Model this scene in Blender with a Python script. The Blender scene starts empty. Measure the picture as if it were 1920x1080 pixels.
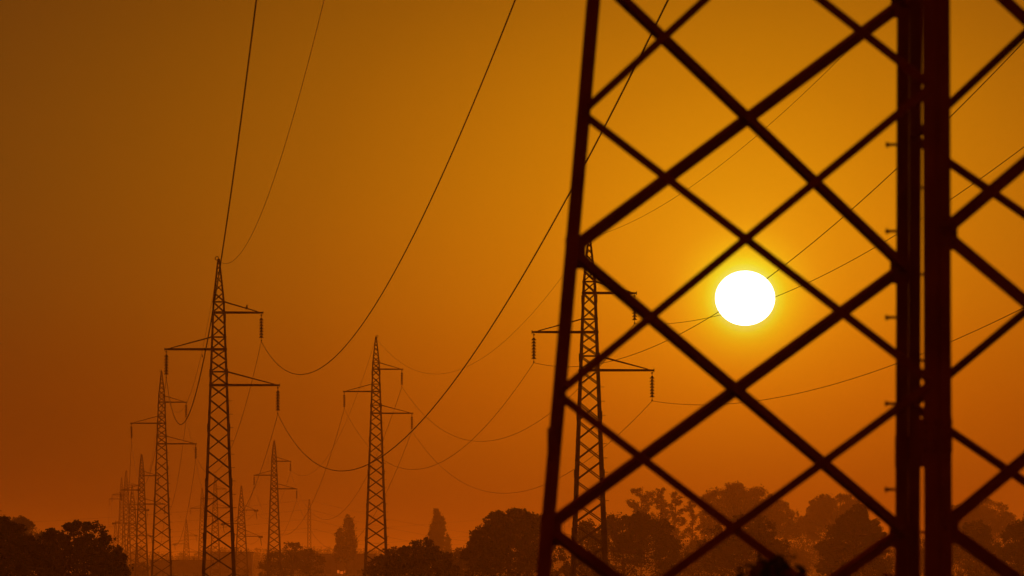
import bpy, math, random
import numpy as np
from mathutils import Vector, Matrix
R_ = math.radians
random.seed(7)
rng = np.random.default_rng(11)
SC = bpy.context.scene
COL = SC.collection

# ------------------------------------------------------------------ camera
F = 12000.0            # focal length in pixels of the 1920 px wide photograph
H0 = 1090.0            # row of the horizon
EYE = 1.7
cam_d = bpy.data.cameras.new('camera')
cam = bpy.data.objects.new('camera', cam_d); COL.objects.link(cam)
cam.location = (0, 0, EYE); cam.rotation_euler = (R_(90), 0, 0)
cam_d.sensor_width = 36.0; cam_d.lens = 36.0 * F / 1920.0
cam_d.shift_y = (H0 - 540.0) / 1920.0
cam_d.clip_start = 0.5; cam_d.clip_end = 40000
cam_d.dof.use_dof = True; cam_d.dof.focus_distance = 620.0; cam_d.dof.aperture_fstop = 6.0
SC.camera = cam

# ------------------------------------------------------------------ light
SUN_PX, SUN_PY = 1397.0, 559.0
sd = Vector(((SUN_PX - 960) / F, 1.0, (H0 - SUN_PY) / F)).normalized()   # towards the sun
SUN_EL = math.asin(sd.z); SUN_AZ = math.atan2(sd.x, sd.y)
world = bpy.data.worlds.new('World'); SC.world = world; world.use_nodes = True
nt = world.node_tree; N = nt.nodes; L = nt.links; N.clear()
out = N.new('ShaderNodeOutputWorld'); bg = N.new('ShaderNodeBackground')
sky = N.new('ShaderNodeTexSky'); sky.sky_type = 'NISHITA'; sky.sun_disc = False
sky.sun_elevation = SUN_EL; sky.sun_rotation = SUN_AZ
sky.air_density = 2.0; sky.dust_density = 6.0; sky.ozone_density = 1.0
tc = N.new('ShaderNodeTexCoord')
nrm = N.new('ShaderNodeVectorMath'); nrm.operation = 'NORMALIZE'
L.new(tc.outputs['Generated'], nrm.inputs[0])
dif = N.new('ShaderNodeVectorMath'); dif.operation = 'DISTANCE'     # chord ~ angle for small angles
dif.inputs[1].default_value = sd
L.new(nrm.outputs[0], dif.inputs[0])
sc_ = N.new('ShaderNodeMath'); sc_.operation = 'DIVIDE'; sc_.inputs[1].default_value = R_(16.0)
L.new(dif.outputs['Value'], sc_.inputs[0])
ramp = N.new('ShaderNodeValToRGB'); ramp.color_ramp.interpolation = 'B_SPLINE'
# glare of the sun in the dusty air, ending in an added fill, angle in degrees -> radiance
AUREOLE_FILL = [(0.0, (2.0, 1.8, .2)), (.25, (1.7, 1.5, .10)), (.29, (1.25, .98, .025)), (.35, (1.06, .72, .010)), (.43, (1.0, .58, .007)), (.53, (.95, .45, .006)), (.70, (.86, .34, .004)), (1.0, (.78, .295, .003)),
           (1.5, (.68, .235, .0025)), (2.0, (.60, .20, .002)), (3.0, (.45, .142, .002)), (4.0, (.335, .105, .002)),
           (5.5, (.215, .068, .002)), (7.0, (.145, .048, .003)), (9.0, (.10, .034, .003)), (12.0, (.075, .018, .002)), (16.0, (.15, .011, .001))]  # last stop: red fill added over the remaining dome, lifts the foreground steel
cr = ramp.color_ramp
while len(cr.elements) > 1: cr.elements.remove(cr.elements[-1])
for i, (a, c) in enumerate(AUREOLE_FILL):
    e = cr.elements[0] if i == 0 else cr.elements.new(a / 16.0)
    e.position = a / 16.0; e.color = (*c, 1)
L.new(sc_.outputs[0], ramp.inputs[0])
# redder towards the horizon, yellower and duller higher up
sep = N.new('ShaderNodeSeparateXYZ'); L.new(nrm.outputs[0], sep.inputs[0])
el = N.new('ShaderNodeMath'); el.operation = 'DIVIDE'; el.inputs[1].default_value = math.sin(R_(10.0))
L.new(sep.outputs['Z'], el.inputs[0])
tint = N.new('ShaderNodeValToRGB'); tint.color_ramp.interpolation = 'B_SPLINE'
TINT = [(0.0, (.28, .14, .3)), (.07, (.43, .23, .4)), (.12, (.65, .43, .5)), (.17, (.77, .50, .5)), (.25, (.92, .79, .9)), (.36, (.96, 1.0, 1.3)), (.52, (.82, .93, 2.2)), (1.0, (.35, .42, 2.0))]
cr = tint.color_ramp
while len(cr.elements) > 1: cr.elements.remove(cr.elements[-1])
for i, (a, c) in enumerate(TINT):
    e = cr.elements[0] if i == 0 else cr.elements.new(a)
    e.position = a; e.color = (*c, 1)
L.new(el.outputs[0], tint.inputs[0])
mul = N.new('ShaderNodeMix'); mul.data_type = 'RGBA'; mul.blend_type = 'MULTIPLY'; mul.inputs[0].default_value = 1.0
L.new(ramp.outputs[0], mul.inputs[6]); L.new(tint.outputs[0], mul.inputs[7])
skm = N.new('ShaderNodeMix'); skm.data_type = 'RGBA'; skm.blend_type = 'MULTIPLY'; skm.inputs[0].default_value = 1.0
skm.inputs[7].default_value = (.004, .0012, .0003, 1)
L.new(sky.outputs[0], skm.inputs[6])
add = N.new('ShaderNodeMix'); add.data_type = 'RGBA'; add.blend_type = 'ADD'; add.inputs[0].default_value = 1.0
L.new(mul.outputs[2], add.inputs[6]); L.new(skm.outputs[2], add.inputs[7])
# the disc of the sun itself, slightly flattened by refraction
dv = N.new('ShaderNodeVectorMath'); dv.operation = 'SUBTRACT'; dv.inputs[1].default_value = sd; L.new(nrm.outputs[0], dv.inputs[0])
dsc = N.new('ShaderNodeVectorMath'); dsc.operation = 'MULTIPLY'; dsc.inputs[1].default_value = (1, 1, 1 / .915); L.new(dv.outputs[0], dsc.inputs[0])
dl = N.new('ShaderNodeVectorMath'); dl.operation = 'LENGTH'; L.new(dsc.outputs[0], dl.inputs[0])
dm = N.new('ShaderNodeMapRange'); dm.interpolation_type = 'SMOOTHSTEP'
dm.inputs[1].default_value = 56.6 / F; dm.inputs[2].default_value = 51.0 / F; dm.inputs[3].default_value = 0.0; dm.inputs[4].default_value = 1.0
L.new(dl.outputs['Value'], dm.inputs[0])
disc = N.new('ShaderNodeMix'); disc.data_type = 'RGBA'; disc.inputs[7].default_value = (34, 29, 22, 1)
L.new(dm.outputs[0], disc.inputs[0]); L.new(add.outputs[2], disc.inputs[6])
L.new(disc.outputs[2], bg.inputs[0]); bg.inputs[1].default_value = 1.0
L.new(bg.outputs[0], out.inputs['Surface'])

sun_d = bpy.data.lights.new('sunlight', 'SUN'); sun_d.energy = 1.0; sun_d.angle = R_(0.53); sun_d.color = (.40, .078, .004)
sun_o = bpy.data.objects.new('sunlight', sun_d); COL.objects.link(sun_o)
sun_o.rotation_euler = sd.to_track_quat('Z', 'Y').to_euler()
SC.view_settings.view_transform = 'Standard'; SC.view_settings.look = 'None'
SC.view_settings.exposure = 0.0; SC.view_settings.gamma = 1.0
try: SC.view_settings.use_curve_mapping = False
except Exception: pass
try:
    SC.cycles.use_denoising = True
    SC.cycles.max_bounces = 5; SC.cycles.transparent_max_bounces = 8; SC.cycles.volume_bounces = 0
except Exception: pass

HAZE_DENSITY = 1.74e-4
HAZE_COLOR = (1.0, .80, .30)
HAZE_G = 0.70

# ------------------------------------------------------------------ helpers
def px(x, y, d):
    "point seen at pixel (x, y) of the 1920x1080 photograph at depth d"
    return Vector(((x - 960) * d / F, d, EYE + (H0 - y) * d / F))

class MB:
    def __init__(s): s.v = []; s.f = []
    def box(s, c, u, v, w):
        "centre and three half-extent vectors"
        c = Vector(c); n = len(s.v)
        for a in (-1, 1):
            for b in (-1, 1):
                for d in (-1, 1): s.v.append(tuple(c + a * u + b * v + d * w))
        for q in ((0, 1, 3, 2), (4, 6, 7, 5), (0, 4, 5, 1), (2, 3, 7, 6), (0, 2, 6, 4), (1, 5, 7, 3)):
            s.f.append(tuple(n + i for i in q))
    def bar(s, p, q, n, w, t, off=0.0):
        "flat bar from p to q: width w across, thickness t along n"
        p = Vector(p); q = Vector(q); ax = (q - p).normalized(); n = Vector(n); n = (n - ax * n.dot(ax)).normalized()
        u = ax.cross(n); s.box((p + q) / 2 + n * off, (q - p) / 2, u * w / 2, n * t / 2)
    def angle(s, p, q, n, w, t, off=0.0, side=1):
        "L section: one flange flat against the face (normal n), one standing inwards"
        p = Vector(p); q = Vector(q); ax = (q - p).normalized(); n = Vector(n); n = (n - ax * n.dot(ax)).normalized()
        u = ax.cross(n) * side
        s.box((p + q) / 2 + n * off, (q - p) / 2, u * w / 2, n * t / 2)
        wi = w * .62; s.box((p + q) / 2 + n * (off - t / 2 - wi / 2) + u * (w / 2 - t / 2), (q - p) / 2, u * t / 2, n * wi / 2)
    def corner(s, p, q, d1, d2, w, t):
        "corner leg: flanges running from the corner along d1 and d2"
        p = Vector(p); q = Vector(q); d1 = Vector(d1).normalized(); d2 = Vector(d2).normalized()
        s.box((p + q) / 2 + d1 * w / 2, (q - p) / 2, d1 * w / 2, d2 * t / 2)
        s.box((p + q) / 2 + d2 * (w / 2 + t / 2), (q - p) / 2, d2 * (w - t) / 2, d1 * t / 2)
    def tube(s, pts, r, k=6, caps=True):
        pts = [Vector(p) for p in pts]; n0 = len(s.v); m = len(pts)
        up = Vector((0, 0, 1))
        for i, p in enumerate(pts):
            a = (pts[min(i + 1, m - 1)] - pts[max(i - 1, 0)]).normalized()
            e1 = a.cross(up if abs(a.z) < .95 else Vector((1, 0, 0))).normalized(); e2 = a.cross(e1)
            rr = r[i] if isinstance(r, (list, tuple)) else r
            for j in range(k):
                an = 2 * math.pi * j / k; s.v.append(tuple(p + (e1 * math.cos(an) + e2 * math.sin(an)) * rr))
        for i in range(m - 1):
            for j in range(k):
                j2 = (j + 1) % k; s.f.append((n0 + i * k + j, n0 + i * k + j2, n0 + (i + 1) * k + j2, n0 + (i + 1) * k + j))
        if caps:
            s.f.append(tuple(n0 + j for j in range(k))[::-1]); s.f.append(tuple(n0 + (m - 1) * k + j for j in range(k)))
    def lathe(s, c, prof, k=12, ax=Vector((0, 0, 1))):
        "profile of (radius, height) about an axis through c"
        c = Vector(c); ax = Vector(ax).normalized()
        e1 = ax.cross(Vector((0, 1, 0)) if abs(ax.y) < .9 else Vector((1, 0, 0))).normalized(); e2 = ax.cross(e1); n0 = len(s.v)
        for (r, h) in prof:
            for j in range(k):
                an = 2 * math.pi * j / k; s.v.append(tuple(c + ax * h + (e1 * math.cos(an) + e2 * math.sin(an)) * max(r, 1e-4)))
        for i in range(len(prof) - 1):
            for j in range(k):
                j2 = (j + 1) % k; s.f.append((n0 + i * k + j, n0 + i * k + j2, n0 + (i + 1) * k + j2, n0 + (i + 1) * k + j))
        s.f.append(tuple(n0 + j for j in range(k))[::-1]); s.f.append(tuple(n0 + (len(prof) - 1) * k + j for j in range(k)))
    def torus(s, c, ax, Rr, r, k=16, m=6):
        c = Vector(c); ax = Vector(ax).normalized(); e1 = ax.orthogonal().normalized(); e2 = ax.cross(e1); n0 = len(s.v)
        for i in range(k):
            a = 2 * math.pi * i / k; d = e1 * math.cos(a) + e2 * math.sin(a)
            for j in range(m):
                b = 2 * math.pi * j / m; s.v.append(tuple(c + d * (Rr + r * math.cos(b)) + ax * r * math.sin(b)))
        for i in range(k):
            for j in range(m):
                i2 = (i + 1) % k; j2 = (j + 1) % m
                s.f.append((n0 + i * m + j, n0 + i2 * m + j, n0 + i2 * m + j2, n0 + i * m + j2))
    def ico(s, c, r, sq=(1, 1, 1), k=8, m=6):
        prof = [(r * math.sin(math.pi * i / m), -r * math.cos(math.pi * i / m)) for i in range(m + 1)]
        n0 = len(s.v); s.lathe((0, 0, 0), prof, k)
        for i in range(n0, len(s.v)):
            v = s.v[i]; s.v[i] = (c[0] + v[0] * sq[0], c[1] + v[1] * sq[1], c[2] + v[2] * sq[2])
    def build(s, name, mat, parent=None, smooth=False):
        me = bpy.data.meshes.new(name); me.from_pydata(s.v, [], s.f); me.update()
        if smooth: me.polygons.foreach_set('use_smooth', [True] * len(me.polygons))
        me.materials.append(mat)
        o = bpy.data.objects.new(name, me); COL.objects.link(o)
        if parent is not None: o.parent = parent
        return o

def quads(name, cen, nor, size, mat, parent=None, asp=1.0):
    "many small leaf faces: centres (n,3), normals (n,3), half sizes (n,)"
    n = len(cen); nor = nor / np.maximum(np.linalg.norm(nor, axis=1, keepdims=True), 1e-6)
    ref = rng.normal(size=(n, 3)); u = np.cross(nor, ref); u /= np.maximum(np.linalg.norm(u, axis=1, keepdims=True), 1e-6)
    w = np.cross(nor, u); s = size[:, None]
    V = np.empty((n, 4, 3)); V[:, 0] = cen - u * s; V[:, 1] = cen + w * s * asp * .62; V[:, 2] = cen + u * s * 1.1; V[:, 3] = cen - w * s * asp * .62
    me = bpy.data.meshes.new(name)
    me.vertices.add(n * 4); me.vertices.foreach_set('co', V.reshape(-1))
    me.loops.add(n * 4); me.loops.foreach_set('vertex_index', np.arange(n * 4, dtype=np.int32))
    me.polygons.add(n); me.polygons.foreach_set('loop_start', np.arange(0, n * 4, 4, dtype=np.int32))
    me.update(calc_edges=True); me.validate()
    me.materials.append(mat)
    o = bpy.data.objects.new(name, me); COL.objects.link(o)
    if parent is not None: o.parent = parent
    return o

def tag(o, label=None, cat=None, group=None, kind=None):
    if label: o['label'] = label
    if cat: o['category'] = cat
    if group: o['group'] = group
    if kind: o['kind'] = kind
    return o
def empty(name, loc, rz=0.0):
    o = bpy.data.objects.new(name, None); COL.objects.link(o); o.location = loc; o.rotation_euler = (0, 0, rz); o.empty_display_size = .5
    return o
def copy_tree(o, parent=None):
    c = o.copy(); COL.objects.link(c); c.parent = parent
    for k in [x for x in KIDS.get(o.name, [])]: 
        copy_tree(k, c)
    return c
KIDS = {}
def index_kids():
    KIDS.clear()
    for o in bpy.data.objects:
        if o.parent: KIDS.setdefault(o.parent.name, []).append(o)

# ------------------------------------------------------------------ materials
def mat(name, col, rough=.7, metal=0.0, col2=None, scale=3.0, transl=None, bump=0.0, spec=None):
    m = bpy.data.materials.new(name); m.use_nodes = True; t = m.node_tree; b = t.nodes['Principled BSDF']
    b.inputs['Roughness'].default_value = rough; b.inputs['Metallic'].default_value = metal
    if spec is not None: b.inputs['Specular IOR Level'].default_value = spec
    co = t.nodes.new('ShaderNodeTexCoord'); no = t.nodes.new('ShaderNodeTexNoise'); no.inputs['Scale'].default_value = scale
    no.inputs['Detail'].default_value = 6.0
    t.links.new(co.outputs['Object'], no.inputs['Vector'])
    mx = t.nodes.new('ShaderNodeMix'); mx.data_type = 'RGBA'; mx.inputs[6].default_value = (*col, 1); mx.inputs[7].default_value = (*(col2 or [c * .6 for c in col]), 1)
    rp = t.nodes.new('ShaderNodeMapRange'); rp.inputs[1].default_value = .4; rp.inputs[2].default_value = .62
    t.links.new(no.outputs[0], rp.inputs[0]); t.links.new(rp.outputs[0], mx.inputs[0]); t.links.new(mx.outputs[2], b.inputs['Base Color'])
    if bump:
        bm = t.nodes.new('ShaderNodeBump'); bm.inputs['Strength'].default_value = bump
        t.links.new(no.outputs[0], bm.inputs['Height']); t.links.new(bm.outputs[0], b.inputs['Normal'])
    if transl:
        tr = t.nodes.new('ShaderNodeBsdfTranslucent'); tr.inputs[0].default_value = (*transl, 1)
        ms = t.nodes.new('ShaderNodeMixShader'); ms.inputs[0].default_value = .35; o = t.nodes['Material Output']
        t.links.new(b.outputs[0], ms.inputs[1]); t.links.new(tr.outputs[0], ms.inputs[2]); t.links.new(ms.outputs[0], o.inputs['Surface'])
    return m
STEEL = mat('glare_red_steel', (.36, .10, .07), .7, .1, (.26, .065, .045), 2.0)  # red base colour carries the lens glare veiling the dark foreground steel
STEEL_FAR = mat('weathered_steel', (.075, .07, .065), .75, .1, (.05, .04, .03), .8)
WIRE = mat('aluminium_cable', (.12, .12, .12), .6, .3, scale=.5)
PORC = mat('brown_porcelain', (.07, .035, .02), .3, 0, scale=6.0)
LEAF = mat('tree_leaves', (.040, .060, .016), .8, 0, (.05, .07, .02), .35, transl=(.04, .05, .01), spec=.05)
LEAF2 = mat('pale_tree_leaves', (.06, .075, .03), .7, 0, (.085, .09, .04), .35, transl=(.06, .06, .015), spec=.1)
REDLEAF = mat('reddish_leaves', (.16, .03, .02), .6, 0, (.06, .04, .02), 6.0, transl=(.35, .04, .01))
BARK = mat('bark', (.06, .045, .035), .9, 0, (.035, .028, .02), 5.0, bump=.3)
GRASS = mat('meadow', (.06, .07, .025), .95, 0, (.09, .075, .035), .05, bump=.2)
WALL = mat('render_wall', (.22, .20, .18), .9, 0, (.17, .155, .14), .4)
ROOF = mat('dark_roof', (.07, .06, .055), .85, 0, (.05, .045, .04), .6)
GLASS = mat('dark_glass', (.03, .03, .03), .15, 0)
BIRD = mat('dark_plumage', (.02, .018, .016), .7, 0)

# ------------------------------------------------------------------ setting: ground and sun
gb = MB(); gn = 40
xs = np.linspace(-3600, 3600, gn); ys = np.linspace(-300, 8900, gn)
for j in range(gn):
    for i in range(gn): gb.v.append((xs[i], ys[j], 0.0))
for j in range(gn - 1):
    for i in range(gn - 1): a = j * gn + i; gb.f.append((a, a + 1, a + gn + 1, a + gn))
tag(gb.build('ground', GRASS), kind='structure')

# ------------------------------------------------------------------ pylons
def wsus(h):
    if h < 3.16: return .17 + (.87 - .17) * (h / 3.16) ** .93
    return .87 + .0785 * (h - 3.16)
def wten(h):
    if h < 5.2: return .12 + (1.31 - .12) * (h / 5.2)
    return 1.31 + .111 * (h - 5.2)
SUS_LV = [0.15, .45, .8, 1.25, 1.8, 2.45, 3.16, 3.96, 4.88, 5.8, 6.72, 7.56, 8.4, 9.4, 10.44, 11.66, 12.98, 14.34, 15.75, 17.2, 18.68, 20.2, 21.8, 23.4]
SUS_HZ = [3.16, 3.96, 5.8, 6.72, 8.4, 9.4]
SUS_ARM = [(1, 3.20, 3.96, 3.16), (-1, 3.92, 6.72, 5.8), (1, 4.44, 9.4, 8.4)]
TEN_LV = [0.3, .9, 1.6, 2.5, 3.5, 4.6, 5.9, 6.75, 7.6, 9.2, 10.0, 10.8, 12.3, 13.9, 15.6, 17.4, 19.3, 21.3]
TEN_HZ = [4.6, 5.9, 7.6, 9.2, 10.8, 12.3]
TEN_ARM = [(1, 3.6, 5.9, 4.6), (-1, 4.4, 9.2, 7.6), (1, 4.7, 12.3, 10.8)]
INS_LEN = 2.1
ATT = {}      # tower key -> {wire: (towards camera, away)} world points

def pylon(key, x, ytop, d, yaw, label, group, kind='sus', detail=2, ring=1):
    top = px(x, ytop, d).z; base = px(x, ytop, d); base.z = 0
    name = 'lattice_pylon' if kind == 'sus' else 'tension_pylon'
    root = empty(name, base, yaw); tag(root, label, 'pylon', group)
    W = wsus if kind == 'sus' else wten
    LV = [h for h in (SUS_LV if kind == 'sus' else TEN_LV) if h < top - .3]
    step = 1.7
    while LV[-1] + step < top - .6: LV.append(LV[-1] + step); step *= 1.03
    LV.append(top)
    HZ = SUS_HZ if kind == 'sus' else TEN_HZ
    m = STEEL_FAR
    legw = lambda h: .10 + .0045 * h if d < 1000 else .20 + .008 * h
    corner = lambda sx, sy, h: Vector((sx * W(h) / 2, sy * W(h) / 2, top - h))
    for sx, sy in ((-1, -1), (1, -1), (1, 1), (-1, 1)):
        mb = MB()
        for a, b in zip([0] + LV[:-1], LV):
            w = legw(b)
            if d < 900: mb.corner(corner(sx, sy, b), corner(sx, sy, a), (-sx, 0, 0), (0, -sy, 0), w, .022)
            else: mb.bar(corner(sx, sy, b), corner(sx, sy, a), (0, 1, 0), w * .8, w * .8)
        if d < 900:
            for hh in np.arange(4.4, top, 4.1):       # lap joints
                c = corner(sx, sy, hh); mb.box(c + Vector((sx * .012, sy * .012, 0)), Vector((.035, 0, 0)), Vector((0, .035, 0)), Vector((0, 0, .30)))
            pb = corner(sx, sy, top); mb.box(pb + Vector((0, 0, .12)), Vector((.3, 0, 0)), Vector((0, .3, 0)), Vector((0, 0, .14)))
        mb.build('leg', m, root)
    for (ax, sg) in (('y', -1), ('x', 1), ('y', 1), ('x', -1)):
        mb = MB(); n = Vector((0, sg, 0)) if ax == 'y' else Vector((sg, 0, 0))
        P = (lambda s_, h: corner(s_, sg, h)) if ax == 'y' else (lambda s_, h: corner(sg, s_, h))
        dw = .078 if d < 700 else (.10 if d < 1000 else .165)
        for i in range(len(LV) - 1):
            a, b = LV[i], LV[i + 1]; f = .7 if a < 2.4 else 1.0
            if b >= top and (b - a) < .5: continue
            mb.bar(P(-1, a), P(1, b), n, dw * f, .012, .012)
            mb.bar(P(1, a), P(-1, b), n, dw * f, .012, -.012)
        for h in HZ:
            big = h in [q[2] for q in (SUS_ARM if kind == 'sus' else TEN_ARM)]
            mb.bar(P(-1, h), P(1, h), n, .15 if big else .08, .03, .03)
        mb.build('bracing', m, root)
    # peak
    mb = MB(); mb.box((0, 0, top - .05), Vector((.10, 0, 0)), Vector((0, .10, 0)), Vector((0, 0, .12)))
    if kind == 'sus': mb.torus((ring * .13, 0, top + .10), (0, 1, 0), .13, .03)
    mb.build('earth_wire_clamp', m, root)
    if d < 900:      # step bolts up one leg
        for i, hh in enumerate(np.arange(10.6, top - .8, .50)):
            mb = MB(); c = corner(1, -1, hh)
            if i % 2 == 0: mb.tube([c, c + Vector((.28, 0, 0))], .02, 5)
            else: mb.tube([c, c + Vector((0, -.22, 0))], .02, 5)
            mb.build('step_bolt', m, root)
    M = Matrix.Translation(base) @ Matrix.Rotation(yaw, 4, 'Z')
    att = {'gnd': (M @ Vector((0, 0, top - .08)),) * 2}
    for (side, ln, h, ht), nm in zip(SUS_ARM if kind == 'sus' else TEN_ARM, ('up', 'left', 'low')):
        tip = Vector((side * ln, 0, top - h)); arm = MB(); k = 1.0 if d < 1000 else 1.4
        for sy in (-1, 1):
            a = corner(side, sy, h); arm.bar(a, tip - Vector((side * .1, -sy * .06, 0)), (0, 1, 0), .15 * k, .06)
            if d < 1000:
                for q in (.3, .55, .8): pass
        for q in (.25, .5, .75):     # spacers between the two channels
            pa = corner(side, -1, h).lerp(tip, q); pb = corner(side, 1, h).lerp(tip, q); arm.bar(pa, pb, (0, 0, 1), .06, .05, -.02)
        arm.box(tip, Vector((.11, 0, 0)), Vector((0, .12, 0)), Vector((0, 0, .06)))
        arm.box(tip + Vector((side * .13, 0, 0)), Vector((.02, 0, 0)), Vector((0, .14, 0)), Vector((0, 0, .12)))
        ao = arm.build('crossarm', m, root)
        for sy in (-1, 1):
            tb = MB(); tb.bar(corner(side, sy, ht), tip + Vector((-side * .3, sy * .05, .08)), (0, 1, 0), .07 * k, .05)
            tb.build('tie_rod', m, ao)
        if kind == 'sus':
            sb_ = MB(); c = tip - Vector((0, 0, .06))
            sb_.tube([c, c - Vector((0, 0, .40))], .022, 5); sb_.torus(c - Vector((0, 0, .13)), (0, 1, 0), .06, .02, 10, 5)
            sb_.tube([c - Vector((0, 0, .35)), c - Vector((0, 0, INS_LEN - .06))], .02, 5)
            b_ = c - Vector((0, 0, INS_LEN - .06)); sb_.tube([b_ + Vector((0, -.16, -.02)), b_ + Vector((0, 0, .02)), b_ + Vector((0, .16, -.02))], .045, 6)
            st = sb_.build('insulator_string', m, root)
            prof = [(.04, .13), (.07, .12), (.085, .05), (.12, .01), (.185, -.035), (.185, -.065), (.06, -.05), (.04, -.06)]
            if d < 500:
                for i in range(7):
                    db = MB(); db.lathe(c - Vector((0, 0, .46 + i * .218)), prof, 12); db.build('insulator_disc', PORC, st)
            else:
                kk = 1.0 if d < 1000 else 1.1
                db = MB()
                for i in range(7): db.lathe(c - Vector((0, 0, .46 + i * .218)), [(r * kk, z) for r, z in prof], 8)
                db.build('insulator_discs', PORC, st)
            w_ = M @ Vector((tip.x, 0, tip.z - INS_LEN - .06)); att[nm] = (w_, w_)
        else:
            pts = []
            for sy in (-1, 1):
                st = MB(); a = tip + Vector((0, sy * .1, -.05)); dr = Vector((0, sy, -.06)).normalized(); b = a + dr * 2.0
                for ox in (-.30, .30):
                    o2 = Vector((ox, 0, 0)); st.tube([a + o2, b + o2], .03, 5)
                st.bar(b - Vector((.42, 0, 0)), b + Vector((.42, 0, 0)), (0, 0, 1), .1, .06)
                so_ = st.build('insulator_string', m, root)
                db = MB()
                for ox in (-.30, .30):
                    for i in range(8): db.lathe(a + Vector((ox, 0, 0)) + dr * (.3 + i * .19), [(.07, 0), (.25, .03), (.25, .08), (.07, .12)], 8, dr)
                db.build('insulator_discs', PORC, so_)
                pts.append(b)
            jb = MB(); q = []
            for i in range(17):
                tt = i / 16; q.append(pts[0].lerp(pts[1], tt) + Vector((.25 * math.sin(math.pi * tt), 0, -2.1 * (1 - (2 * tt - 1) ** 2) ** .7)))
            jb.tube(q, .055, 5); jb.build('jumper_cable', WIRE, root)
            att[nm] = (M @ pts[0], M @ pts[1])
    ATT[key] = att
    return root

YAW = math.atan(.065)
G1 = 'pylons of the left power line'; G2 = 'pylons of the middle power line'
pylon('A', 410, 487, 480, YAW, 'tallest pylon left of centre, a bird perched on its upper right arm', G1, ring=-1)
pylon('D', 303, 697, 835, YAW, 'pylon just left of and behind the tallest left pylon', G1, ring=-1)
pylon('F', 265.5, 853, 1226, YAW, 'third pylon of the left line, just left of the second one and overlapping its mast', G1, ring=-1)
pylon('J', 248, 910, 1562, YAW, 'tension pylon with dark horizontal insulator clusters, behind the leftmost tree', G1, 'ten')
pylon('H', 236.5, 883, 1800, YAW, 'thin far pylon whose top stands second from the left', G1)
pylon('I', 228, 896, 2040, YAW, 'thin far pylon with the leftmost top of the left line', G1)
pylon('K', 217, 976, 2414, YAW, 'faintest tension pylon of the left line low behind the tree edge', G1, 'ten')
pylon('C', 1105, 444, 451, YAW, 'pylon seen through the blurred foreground lattice left of the sun', G2)
pylon('B', 705, 632, 790, YAW, 'pylon in the centre of the picture with three arms and a ring on its peak', G2)
pylon('E', 514, 827, 1260, YAW, 'small pylon between the tallest left pylon and the central one', G2)
pylon('G', 452.5, 911, 1562, YAW, 'tension pylon with dark horizontal insulator clusters right of the tallest left pylon', G2, 'ten')
pylon('Lq', 403.5, 891, 1850, YAW, 'faint pylon seen through the lower lattice of the tallest left pylon', G2)
pylon('Mq', 379, 915, 2120, YAW, 'faint pylon seen just behind the left leg of the tallest left pylon', G2)
pylon('Nq', 349.5, 974, 2414, YAW, 'small squat faint tension pylon low between the two nearest left line pylons', G2, 'ten')

# ------------------------------------------------------------------ foreground pylon (corner on to the camera)
P0C = Vector((3.075, 48.0, 0)); PSI = math.atan(-.0231)
P0H = 35.7 
def half(z): return max(.12, 2.70 - .087 * (z - EYE - 2.2)) if z < 30 else .12 + max(0, 35.7 - z) * .03
p0 = empty('foreground_pylon', P0C, 0); tag(p0, 'huge dark out-of-focus steel lattice pylon standing close in front of the sun', 'pylon')
dN = Vector((math.sin(PSI), -math.cos(PSI), 0)); dL = Vector((-math.cos(PSI), -math.sin(PSI), 0))
DIR = {'N': dN, 'F': -dN, 'L': dL, 'R': -dL}
def cor(k, z): v = DIR[k] * half(z); return Vector((v.x, v.y, z))
LW = .134
for k in 'NLFR':
    nb = {'N': 'LR', 'F': 'LR', 'L': 'NF', 'R': 'NF'}[k]
    mb = MB()
    for a, b in ((0.0, 10.0), (10.0, 20.0), (20.0, 35.5)):
        w = LW if a < 15 else .1
        mb.corner(cor(k, a), cor(k, b), DIR[nb[0]] - DIR[k], DIR[nb[1]] - DIR[k], w, .014)
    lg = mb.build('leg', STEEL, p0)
    # splice where two leg lengths meet, with bolt heads
    sb_ = MB(); zc = EYE + 1.03
    for q in nb:
        f = (DIR[q] - DIR[k]).normalized(); oth = DIR[[c for c in nb if c != q][0]]; n = -(oth - DIR[k]).normalized()
        ex = .055 if (k, q) in (('N', 'L'), ('F', 'R')) else 0
        c = cor(k, zc) + f * (LW / 2) + n * .010
        sb_.box(c + f * ex / 2, f * (LW / 2 - .004 + ex / 2), n * .007, Vector((0, 0, .125)))
        for i in range(4):
            for s_ in (-.3, .3): sb_.lathe(c + f * LW * s_ + Vector((0, 0, -.1 + i * .065)), [(.014, .007), (.014, .02)], 6, n)
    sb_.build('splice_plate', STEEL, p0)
    fb = MB(); fb.lathe(cor(k, 0), [(.45, -.3), (.45, .22), (.40, .26)], 20); fb.build('footing', WALL, p0)

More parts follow.
